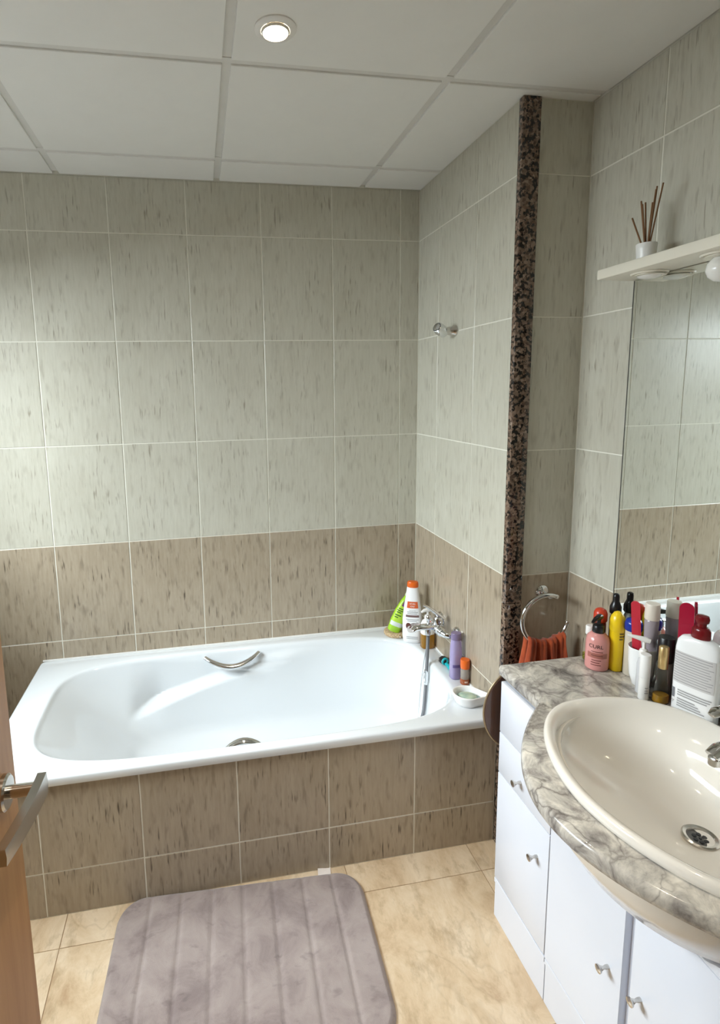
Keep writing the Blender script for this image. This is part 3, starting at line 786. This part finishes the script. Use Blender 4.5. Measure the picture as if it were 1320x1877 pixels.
# ------------------------------------------------------------------ toiletries on the bathtub rim
def thing(name, label, cat, loc, rz=0, group=None, rot=None):
    e = empty(name, loc, rz, rot); tag(e, label, cat, group); return e
def print_mat(name, c): return mat(name, c, .5)
ZR = ZT + .0004
CAM = math.atan2(-2.3695 + .2, -.9855 + .08)
def face(x, y): return math.atan2(-2.3695 - y, -.9855 - x)   # direction from a spot to the photographer
INK = print_mat('grey_print', srgb(158, 156, 156)); DINK = print_mat('dark_print', srgb(40, 36, 36))
def stripes(lf, name, th0, th1, zs, h, m, parent, off=.0008):
    """lines of print too small to read: one part"""
    V, F = [], []
    for z, a, b in zs:
        n = 6
        for i in range(n):
            u0, u1 = th0 + (th1 - th0) * (a + (b - a) * i / n), th0 + (th1 - th0) * (a + (b - a) * (i + 1) / n)
            q = len(V)
            for uu, zz in ((u0, z), (u1, z), (u1, z + h), (u0, z + h)):
                P = lf.pt(lf.at(zz), uu, off); P.z = zz; V.append(P)
            F.append((q, q + 1, q + 2, q + 3))
    o = pydata(name, V, F, m, parent); o['kind'] = 'stuff'; return o

sp_ = thing('bath_sponge', 'flat beige round sponge on the bathtub rim corner', 'sponge', (-.125, -.078, ZR))
m = mat('beige_sponge', srgb(196, 168, 130), .95); t = NT(m); f = t.noise(t.coords((1, 1, 1), False), 160, 3); t.bump(f, .9, .004)
kk = t.ramp([(.35, srgb(160, 132, 98)), (.6, srgb(206, 180, 142))]); t.l(f, kk.inputs[0]); t.l(kk.outputs[0], t.b.inputs['Base Color'])
Loft([(0, .050, .050), (.003, .054, .053), (.010, .056, .054), (.017, .054, .052), (.020, .048, .047), (.021, .02, .02)]).build('foam', m, sp_, 40)
box('hanging_loop', (-.003, -.060, .008), (.003, -.052, .012), mat('white_cord', srgb(220, 212, 196), .8), sp_)

gb = thing('shampoo_bottle', 'lime green bottle leaning at an angle behind the white bottle', 'bottle', (-.146, -.098, ZR + .0245), rot=(0, math.radians(24), 0))
LG = mat('lime_plastic', srgb(160, 206, 46), .25)
gl_ = Loft([(0, .023, .014, 3), (.004, .029, .018, 3), (.05, .033, .020, 2.8), (.10, .031, .019, 2.6), (.15, .023, .016, 2.4), (.172, .016, .014, 2.2), (.176, .014, .012, 2)])
gl_.build('bottle_body', LG, gb, 32)
Loft([(.1765, .016, .015), (.180, .0165, .0155), (.206, .015, .014), (.209, .012, .011)]).build('cap', mat('pale_green_cap', srgb(206, 214, 170), .3), gb, 24)
fa = face(-.12, -.1)
gl_.patch('front_label', fa - 1.0, fa + .75, .030, .135, mat('yellow_green_label', srgb(186, 222, 70), .35), gb)
gl_.patch('silver_band', fa - 1.1, fa + 1.1, .030, .050, mat('silver_label', srgb(222, 228, 224), .25), gb, .0009)
gl_.patch('purple_mark', fa - .3, fa + .9, .128, .158, mat('purple_print', srgb(122, 62, 120), .35), gb, .0009)
stripes(gl_, 'printed_lines', fa - .8, fa + .6, [(.112, .1, .8), (.103, 0, .9), (.094, .1, .7), (.080, 0, .8), (.070, .1, .6)], .0045, print_mat('green_print', srgb(50, 90, 30)), gb, .0011)

wb = thing('body_wash_bottle', 'tall white bottle with an orange cap and orange badge on the bathtub rim', 'bottle', (-.080, -.166, ZR), face(-.08, -.166) + PI / 2)
wl = Loft([(0, .036, .019, 3), (.003, .040, .0225, 3), (.03, .0435, .025, 2.8), (.11, .0435, .025, 2.6), (.17, .037, .0235, 2.5), (.215, .030, .021, 2.4), (.245, .0265, .0195, 2.3), (.258, .0245, .0185, 2.2)])
wl.build('bottle_body', mat('white_gloss', srgb(244, 244, 244), .2), wb, 40)
Loft([(.2584, .0235, .0175, 2.2), (.262, .025, .0185, 2.2), (.276, .0245, .018, 2.2), (.2825, .022, .0155, 2.2), (.284, .014, .010, 2)]).build('cap', mat('orange_cap', srgb(226, 104, 32), .3), wb, 36)
OB = mat('orange_badge', srgb(214, 96, 46), .4); FT_ = -PI / 2
wl.patch('badge', FT_ - .62, FT_ + .62, .166, .196, OB, wb, .0008, 14, 5)
text_on(wl, 'NATURAL', .0105, FT_, .186, M_WHITE, wb, 'lettering', .0012); text_on(wl, 'HONEY', .0105, FT_, .174, M_WHITE, wb, 'lettering', .0012)
text_on(wl, 'Coconut Care', .0100, FT_, .155, INK, wb)
wl.patch('brown_band', FT_ - .66, FT_ + .66, .124, .134, mat('brown_print', srgb(116, 88, 84), .5), wb, .0008)
stripes(wl, 'printed_lines', FT_ - .6, FT_ + .6, [(.146, .05, .95), (.139, .1, .85), (.112, 0, 1), (.105, .15, .8), (.030, .1, .9), (.022, .1, .9)], .0028, INK, wb)
for a_, z_, r_, c_ in ((-.30, .083, .014, srgb(92, 46, 40)), (.10, .090, .009, srgb(150, 140, 136)), (.36, .088, .013, srgb(176, 168, 164)), (-.1, .068, .016, srgb(206, 200, 196))):
    V = []; qa = wl
    for i in range(20):
        q = 2 * PI * i / 20; P = wl.pt(wl.at(z_ + r_ * math.sin(q)), FT_ + a_ + r_ * math.cos(q) / .05, .0009 + .0002 * (a_ > 0)); P.z = z_ + r_ * math.sin(q); V.append(P)
    pydata('coconut_print', V, [tuple(range(20))], mat('coconut_%d' % int(r_ * 1e4), c_, .45), wb)

pb = thing('pump_bottle', 'white pump bottle with amber liquid behind the bath mixer', 'bottle', (-.036, -.232, ZR))
AMB = mat('amber_gel', srgb(196, 140, 26), .12, **{'Transmission Weight': .55, 'IOR': 1.4})
pl_ = Loft([(0, .027, .021, 3), (.003, .0295, .0235, 3), (.065, .0295, .0235, 3), (.0655, .0295, .0235, 3)]); pl_.build('amber_bottom', AMB, pb, 32)
p2_ = Loft([(.0658, .0295, .0235, 3), (.105, .029, .023, 3), (.122, .023, .019, 2.6), (.130, .013, .013, 2)]); p2_.build('white_top', M_WHITE, pb, 32)
lathe('pump_collar', [(.014, .1303), (.014, .146), (.006, .149), (.005, .168)], M_WHITE, pb, 20)
tube('pump_head', [(.014, 0, .172), (0, 0, .173), (-.02, -.004, .172), (-.032, -.006, .166)], [.008, .0095, .007, .0045], M_WHITE, pb, 12)

up = thing('shower_gel_bottle', 'slim translucent lilac bottle standing on the bathtub rim', 'bottle', (-.034, -.497, ZR))
LIL = mat('lilac_gel', srgb(192, 180, 224), .12, **{'Transmission Weight': .35, 'IOR': 1.35})
ul = Loft([(0, .020, .017, 3), (.003, .0225, .0195, 3), (.10, .0225, .0195, 3), (.135, .021, .018, 2.6), (.160, .019, .017, 2.3)]); ul.build('bottle_body', LIL, up, 32)
Loft([(.1604, .0195, .0175), (.163, .020, .018), (.184, .020, .018), (.187, .0185, .0165)]).build('cap', mat('dusky_violet_cap', srgb(130, 116, 150), .2), up, 28)
fu = face(-.034, -.497)
ul.patch('print_mark', fu - .4, fu + .8, .050, .062, print_mat('violet_print', srgb(98, 84, 140)), up, nv=2)

ob = thing('travel_bottle', 'small clear bottle with an orange cap beside the lilac bottle', 'bottle', (-.019, -.545, ZR))
ol = Loft([(0, .0145, .0145), (.002, .0165, .0165), (.058, .0165, .0165), (.064, .014, .014)])
ol.build('bottle_body', mat('clear_smoky', srgb(206, 196, 186), .1, **{'Transmission Weight': .6, 'IOR': 1.4}), ob, 26)
lathe('liquid_base', [(.0168, .001), (.0170, .002), (.0170, .022), (.0168, .0225)], mat('red_brown_liquid', srgb(150, 78, 40), .15), ob, 26)
lathe('cap', [(.0170, .0644), (.0176, .067), (.0176, .096), (.0165, .099), (.001, .0995)], mat('orange_cap', srgb(226, 104, 32), .3), ob, 26)
fo = face(-.019, -.545)
ol.patch('print_mark', fo + .0, fo + .7, .010, .016, print_mat('pale_print', srgb(222, 190, 170)), ob, off=.0009, nv=2)

bc = thing('black_razor_head', 'small black rounded razor head on the bathtub rim near the wall', 'razor head', (-.024, -.375, ZR))  # black head of a razor, with a steel blade
Loft([(0, .016, .022, 2.4), (.004, .020, .026, 2.4), (.012, .019, .025, 2.2), (.020, .012, .017, 2), (.023, .004, .006, 2)]).build('shell', M_BLACK, bc, 28)
box('blade', (-.018, -.014, .006), (-.0145, .014, .013), M_SATIN, bc)
TE = mat('teal_plastic', srgb(30, 170, 178), .3)
rz_ = thing('razor', 'teal razor handle lying on the bathtub rim beside the lilac bottle', 'razor', (-.030, -.440, ZR))
tube('handle', [(-.004, .028, .014), (.0, .016, .011), (.0, -.002, .0085), (-.003, -.022, .0075)], [.006, .0085, .0085, .005], TE, rz_, 12)
tube('head_loop', [(-.004 + .011 * math.cos(2 * PI * i / 20), .034, .020 + .012 * math.sin(2 * PI * i / 20)) for i in range(20)], .0045, TE, rz_, 10, closed=True)

# soap dish, a teardrop bowl
sd_ = thing('soap_dish', 'white teardrop shaped ceramic soap dish on the bathtub corner', 'soap dish', (-.072, -.668, ZR))
def tear(name, levels, m, parent, N=56):
    V, F = [], []
    for s, z in levels:
        for k in range(N):
            a = 2 * PI * k / N; r = .054 * s
            pull = max(0, math.cos(a)) ** 5 * .030 * s
            V.append(((r + pull) * math.cos(a), r * .90 * math.sin(a) * (1 - .35 * max(0, math.cos(a)) ** 3), z))
    for i in range(len(levels) - 1):
        for k in range(N): F.append((i * N + k, i * N + (k + 1) % N, (i + 1) * N + (k + 1) % N, (i + 1) * N + k))
    F += [tuple(range(N)), tuple((len(levels) - 1) * N + k for k in range(N))]
    o = pydata(name, V, F, m, parent, True); o.data.set_sharp_from_angle(angle=1.0); return o
td = tear('bowl', [(.70, 0), (.80, .002), (.88, .016), (.97, .032), (1.0, .037), (.985, .040), (.93, .041), (.85, .038), (.79, .031), (.74, .020), (.4, .016), (.05, .0155)], mat('white_glaze', srgb(243, 243, 242), .12), sd_)
td.rotation_euler = (0, 0, math.radians(-24))
so = thing('soap_bar', 'pale green worn soap bar lying in the white soap dish', 'soap', (-.072, -.668, ZR + .0165))
so.rotation_euler = (0, 0, math.radians(-24))
m = mat('green_soap', srgb(176, 196, 176), .35); t = NT(m); f = t.noise(t.coords((30, 90, 30), False), 1, 3)
kk = t.ramp([(.35, srgb(146, 172, 158)), (.65, srgb(196, 208, 184))]); t.l(f, kk.inputs[0]); t.l(kk.outputs[0], t.b.inputs['Base Color'])
Loft([(0, .026, .018), (.003, .031, .022), (.009, .033, .024), (.014, .030, .021), (.017, .020, .014), (.018, .006, .004)]).build('bar', m, so, 32)
tear('water_film', [(.72, -.0005), (.72, .004), (.05, .0042)], mat('soapy_water', srgb(150, 178, 176), .05), so)

# ------------------------------------------------------------------ toiletries on the worktop
ZW = ZC + .0006
def pump_top(parent, z, m, rc, rs, ang, L=.03, hh=.03):
    lathe('pump_collar', [(rc, z), (rc * 1.03, z + .002), (rc * .98, z + .018), (rc * .8, z + .022), (.0055, z + .024), (.005, z + .024 + hh * .4)], m, parent, 22)
    dx, dy = math.cos(ang), math.sin(ang); zz = z + .026 + hh * .4
    tube('pump_nozzle', [(-dx * .010, -dy * .010, zz), (0, 0, zz + .001), (dx * L * .6, dy * L * .6, zz), (dx * L, dy * L, zz - .006)], [.0075, .0085, .0055, .0035], m, parent, 12)

cl = thing('oil_bottle', 'small clear bottle with a white cap behind the pink pump bottle', 'bottle', (.117, -1.030, ZW))
cl_ = Loft([(0, .013, .013), (.002, .0165, .0165), (.062, .0165, .0165), (.074, .012, .012), (.080, .009, .009)])
GLS = mat('clear_glass', (.92, .94, .93), .03, **{'Transmission Weight': 1.0, 'IOR': 1.08})
cl_.build('bottle_body', GLS, cl, 26)
lathe('green_oil', [(.0140, .0015), (.0152, .003), (.0152, .018), (.0140, .0182)], mat('olive_oil', srgb(150, 142, 40), .1), cl, 24)
lathe('cap', [(.011, .0804), (.0118, .082), (.0118, .103), (.0105, .106), (.001, .1062)], M_WHITE, cl, 22)

pk = thing('curl_cream_bottle', 'pink pump bottle with a black pump and CURL lettering on the worktop', 'bottle', (.107, -1.075, ZW))
pk_ = Loft([(0, .026, .026), (.003, .0295, .0295), (.006, .0305, .0305), (.080, .0305, .0305), (.095, .0275, .0275), (.104, .020, .020), (.108, .015, .015)])
pk_.build('bottle_body', mat('dusty_pink_plastic', srgb(214, 148, 142), .22), pk, 40)
PUMPD = PI + .42
pump_top(pk, .108, M_BLACK, .0155, .014, PUMPD, .036, .042)
fp = face(.107, -1.075)
text_on(pk_, 'CURL', .0150, fp - .12, .074, DINK, pk, off=.0007)
pk_.patch('brown_band', fp - .85, fp + .95, .040, .055, mat('rose_brown_print', srgb(168, 104, 92), .4), pk)
stripes(pk_, 'printed_lines', fp - .6, fp + .6, [(.058, .1, .9), (.047, .1, .9), (.033, .15, .8), (.026, .1, .7), (.019, .1, .8)], .0022, print_mat('rose_print', srgb(120, 66, 60)), pk, .001)

rd = thing('hair_spray', 'bottle with a rounded red cap behind the pink and yellow bottles', 'bottle', (.138, -1.043, ZW))
Loft([(0, .013, .013), (.002, .0155, .0155), (.118, .0155, .0155), (.124, .013, .013)]).build('bottle_body', mat('maroon_plastic', srgb(120, 40, 30), .3), rd, 26)
Loft([(.1244, .0165, .0165), (.127, .018, .018), (.148, .018, .018), (.158, .014, .014), (.163, .006, .006)]).build('cap', mat('red_orange_cap', srgb(196, 62, 36), .3), rd, 26)

ye = thing('deodorant_bottle', 'slim yellow bottle with a domed yellow cap on the worktop', 'bottle', (.150, -1.095, ZW))
YEL = mat('yellow_plastic', srgb(232, 196, 20), .3)
yl = Loft([(0, .016, .016), (.002, .0185, .0185), (.070, .0190, .0190), (.118, .0195, .0195)]); yl.build('bottle_body', YEL, ye, 30)
Loft([(.1184, .0200, .0200), (.121, .0208, .0208), (.145, .0200, .0200), (.158, .0170, .0170), (.169, .0105, .0105), (.173, .004, .004)]).build('cap', mat('yellow_cap', srgb(240, 204, 30), .28), ye, 30)
fy_ = face(.15, -1.095)
stripes(yl, 'printed_lines', fy_ + .35, fy_ + 1.2, [(.112, 0, .7), (.104, 0, .9), (.096, 0, .6)], .004, print_mat('brown_ink', srgb(96, 84, 30)), ye)

spb = thing('spray_bottle', 'clear grey bottle with a black spray head beside the mirror edge', 'bottle', (.180, -1.050, ZW))
Loft([(0, .012, .012), (.002, .0145, .0145), (.130, .0145, .0145), (.142, .011, .011), (.146, .009, .009)]).build('bottle_body', mat('grey_clear', srgb(190, 188, 182), .1, **{'Transmission Weight': .5}), spb, 24)
Loft([(.1464, .0145, .0145), (.149, .0155, .0155), (.166, .0155, .0155), (.176, .0115, .0115), (.184, .0085, .0085), (.196, .0088, .0088), (.204, .0075, .0078), (.206, .004, .004)]).build('spray_head', M_BLACK, spb, 24)

jr = thing('cream_jar', 'beige jar with a shiny blue lid behind the white cup', 'jar', (.172, -1.128, ZW))
Loft([(0, .017, .017), (.002, .0195, .0195), (.126, .0195, .0195), (.130, .018, .018)]).build('jar_body', mat('beige_jar', srgb(206, 196, 178), .3), jr, 28)
Loft([(.1304, .0205, .0205), (.133, .0218, .0218), (.150, .0218, .0218), (.160, .018, .018), (.164, .008, .008)]).build('lid', mat('cobalt_lid', srgb(24, 52, 150), .18), jr, 28)

cu_ = thing('toothbrush_cup', 'white glossy cup holding the red strip and the capped tube', 'cup', (.158, -1.179, ZW))
Loft([(0, .018, .016), (.002, .022, .020), (.030, .030, .0275), (.070, .0345, .0305), (.104, .0365, .0315), (.108, .0372, .0320), (.109, .0365, .0312), (.106, .0342, .0292), (.070, .0318, .0280), (.030, .0272, .0248), (.006, .018, .016)]).build('cup_body', mat('white_glaze', srgb(243, 243, 242), .12), cu_, 40)
def strip(name, label, a, b, wid, m, cat):
    a, b = Vector(a), Vector(b); e = empty(name, a); tag(e, label, cat); d = b - a; L = d.length; z = d.normalized()
    vd = (Vector((-.9855, -2.3695, 1.632)) - a).normalized(); x = z.cross(vd).normalized(); y = z.cross(x)
    V, F = [], []; n = 14; prof = [(-wid * math.cos(PI * i / n), 0) for i in range(1)]
    out = [(-wid, 0), (wid, 0)] + [(wid * math.cos(PI * i / n), L - wid + wid * math.sin(PI * i / n)) for i in range(n + 1)]
    for s in (-.0028, .0028):
        for u, v in out: V.append(x * u + z * v + y * s)
    k = len(out); F = [tuple(range(k)), tuple(range(k, 2 * k))] + [(i, (i + 1) % k, k + (i + 1) % k, k + i) for i in range(k)]
    pydata('blade', V, F, m, e)
    V2 = []
    for s in (-.0034, .0034):
        for u, v in [(-wid * .55, L * .15), (wid * .55, L * .15), (wid * .55, L * .80), (-wid * .55, L * .80)]: V2.append(x * u + z * v + y * s)
    pydata('centre_panel', V2, [(0, 1, 2, 3), (4, 5, 6, 7), (0, 1, 5, 4), (1, 2, 6, 5), (2, 3, 7, 6), (3, 0, 4, 7)], m, e)
strip('nail_file', 'coral red rounded strip standing in the white cup', (.150, -1.1775, ZW + .009), (.1375, -1.165, 1.057), .0105, mat('coral_red', srgb(214, 52, 70), .4), 'nail file')
strip('hair_brush', 'crimson rounded handle standing between the black cap and the mirror', (.187, -1.279, ZW), (.190, -1.268, 1.088), .0155, mat('crimson_plastic', srgb(176, 20, 56), .35), 'brush')
tb = thing('cream_tube', 'mauve grey tube with a flat off-white cap in the white cup', 'tube', (.170, -1.188, ZW + .008))
tl = Loft([(0, .0105, .0095), (.06, .0135, .012), (.12, .0158, .0150), (.176, .0172, .0172), (.180, .0150, .0150)])
tm = mat('mauve_grey_tube', srgb(170, 160, 166), .2, **{'Transmission Weight': .15}); tl.build('tube_body', tm, tb, 28)
Loft([(.1804, .0175, .0175), (.183, .0182, .0182), (.221, .0172, .0172), (.2235, .0160, .0160), (.224, .008, .008)]).build('cap', mat('off_white_cap', srgb(226, 216, 202), .4), tb, 28)

wp = thing('white_pump_bottle', 'small clear bottle with a white pump in front of the white cup', 'bottle', (.128, -1.213, ZW))
Loft([(0, .0115, .0115), (.002, .0135, .0135), (.080, .0135, .0135), (.092, .011, .011), (.098, .008, .008)]).build('bottle_body', mat('frosted_white', srgb(232, 232, 234), .2, **{'Transmission Weight': .25}), wp, 26)
lathe('pump_collar', [(.0095, .0984), (.0102, .100), (.0102, .116), (.0085, .120), (.0040, .122), (.0038, .140)], M_WHITE, wp, 20)
tube('pump_nozzle', [(.010, -.008, .144), (.0, 0, .147), (-.016, .013, .150), (-.030, .024, .152)], [.006, .0075, .005, .0032], M_WHITE, wp, 12)
wt = thing('white_stick_bottle', 'slim white cylinder bottle in front of the gold capped perfume', 'bottle', (.110, -1.240, ZW))
wtl = Loft([(0, .0105, .0105), (.0015, .0122, .0122), (.060, .0122, .0122)]); wtl.build('bottle_body', M_WHITE, wt, 28)
Loft([(.0604, .0122, .0122), (.061, .0124, .0124), (.120, .0124, .0124), (.1215, .0115, .0115)]).build('cap', mat('white_cap', srgb(240, 238, 236), .4), wt, 28)
fw_ = face(.11, -1.24)
stripes(wtl, 'printed_lines', fw_ + .2, fw_ + .9, [(.02, 0, 1), (.027, 0, .8), (.034, 0, .9)], .002, INK, wt)

pf = thing('perfume_bottle', 'waisted glass perfume bottle with a gold cap', 'perfume', (.140, -1.262, ZW))
pfl = Loft([(0, .0165, .0150, 2.6), (.002, .0185, .0165, 2.6), (.025, .0180, .0160, 2.5), (.060, .0120, .0120, 2.2), (.080, .0105, .0105), (.092, .0110, .0110)])
pfl.build('bottle_body', GLS, pf, 30)
Loft([(.003, .0165, .0145, 2.6), (.020, .0165, .0145, 2.6), (.0225, .0155, .0140, 2.5)]).build('amber_perfume', mat('amber_perfume', srgb(150, 110, 26), .08), pf, 28)
Loft([(.0924, .0105, .0105), (.094, .0112, .0112), (.148, .0112, .0112), (.150, .0098, .0098)]).build('cap', mat('gold_cap', srgb(214, 186, 130), .25, .75), pf, 26)
bk = thing('black_capped_bottle', 'grey bottle with a wide black cap behind the perfume', 'bottle', (.172, -1.236, ZW))
Loft([(0, .016, .016), (.002, .0185, .0185), (.085, .0185, .0185), (.094, .015, .015)]).build('bottle_body', mat('smoky_glass', srgb(150, 146, 138), .1, **{'Transmission Weight': .4}), bk, 26)
Loft([(.0944, .0180, .0180), (.097, .0190, .0190), (.158, .0190, .0190), (.160, .0175, .0175)]).build('cap', M_BLACK, bk, 28)

LA = math.atan2(-.94, .34)
lo = thing('body_lotion_bottle', 'large white lotion bottle with a dark red pump behind the washbasin', 'bottle', (.161, -1.338, ZW), LA)
ll = Loft([(0, .044, .018, 3.4), (.003, .0475, .0205, 3.4), (.10, .0480, .0215, 3.4), (.170, .0475, .0210, 3.3), (.190, .045, .0200, 3), (.200, .038, .018, 2.6), (.205, .026, .016, 2.2), (.206, .020, .014, 2)])
ll.build('bottle_body', mat('white_gloss', srgb(244, 244, 244), .2), lo, 56)
RED = mat('dark_red_plastic', srgb(112, 12, 22), .22)
Loft([(.2062, .0195, .0145), (.209, .0205, .0150), (.226, .0195, .0145), (.233, .0150, .0120), (.234, .0095, .0095), (.243, .0095, .0095)]).build('pump_collar', RED, lo, 30)
Loft([(.2432, .0110, .0105), (.246, .0140, .0125), (.254, .0150, .0130), (.261, .0130, .0115), (.263, .006, .006)]).build('pump_head', RED, lo, 26)
FL = -PI / 2
# the label faces the room: local -y side
g_ = mat('pale_grey_label', srgb(206, 203, 202), .4)
ll.patch('back_label', FL - 1.02, FL + .92, .085, .165, g_, lo, .0007, 20, 4)
random.seed(3)
zs = []
z_ = .160
while z_ > .088:
    zs.append((z_, random.uniform(0, .06), random.uniform(.75, .98))); z_ -= .0064
stripes(ll, 'printed_lines', FL - .98, FL + .9, zs, .0018, INK, lo, .0011)
zs = [(.066, .28, .95), (.060, .28, .9), (.054, .28, .8), (.044, .28, .55), (.038, .28, .6), (.032, .28, .65), (.026, .28, .75)]
stripes(ll, 'printed_lines', FL - .98, FL + .9, zs, .0030, INK, lo, .0011)
bars = []
for i in range(7): bars.append((.044 + i * .0036, .0, .17))
stripes(ll, 'barcode', FL - .98, FL + .9, bars, .0026, print_mat('barcode_print', srgb(96, 96, 104)), lo, .0011)
stripes(ll, 'small_print', FL - .98, FL + .9, [(.034, .0, .17), (.030, .05, .12)], .0022, INK, lo, .0011)

# ------------------------------------------------------------------ reed diffuser on the shelf
ZS = 1.9377
rd_ = thing('reed_diffuser', 'white reed diffuser with thin brown reeds on the shelf', 'reed diffuser', (.168, -1.085, ZS + .0004))
Loft([(0, .018, .018), (.002, .021, .021), (.034, .0235, .0235), (.046, .0245, .0245), (.048, .0235, .0235), (.046, .021, .021), (.030, .019, .019)]).build('pot', M_WHITE, rd_, 32)
RE = mat('brown_reed', srgb(122, 84, 48), .7)
for dx, dy, L in ((-.006, .048, .092), (.0, .028, .128), (.004, .018, .122), (-.010, .012, .115), (.004, -.016, .150), (.010, -.028, .154), (-.004, -.022, .140), (.012, .004, .118)):
    tube('reed', [(dx * .2, dy * .15, .032), (dx, dy, .032 + L)], 0.0020, RE, rd_, 6)
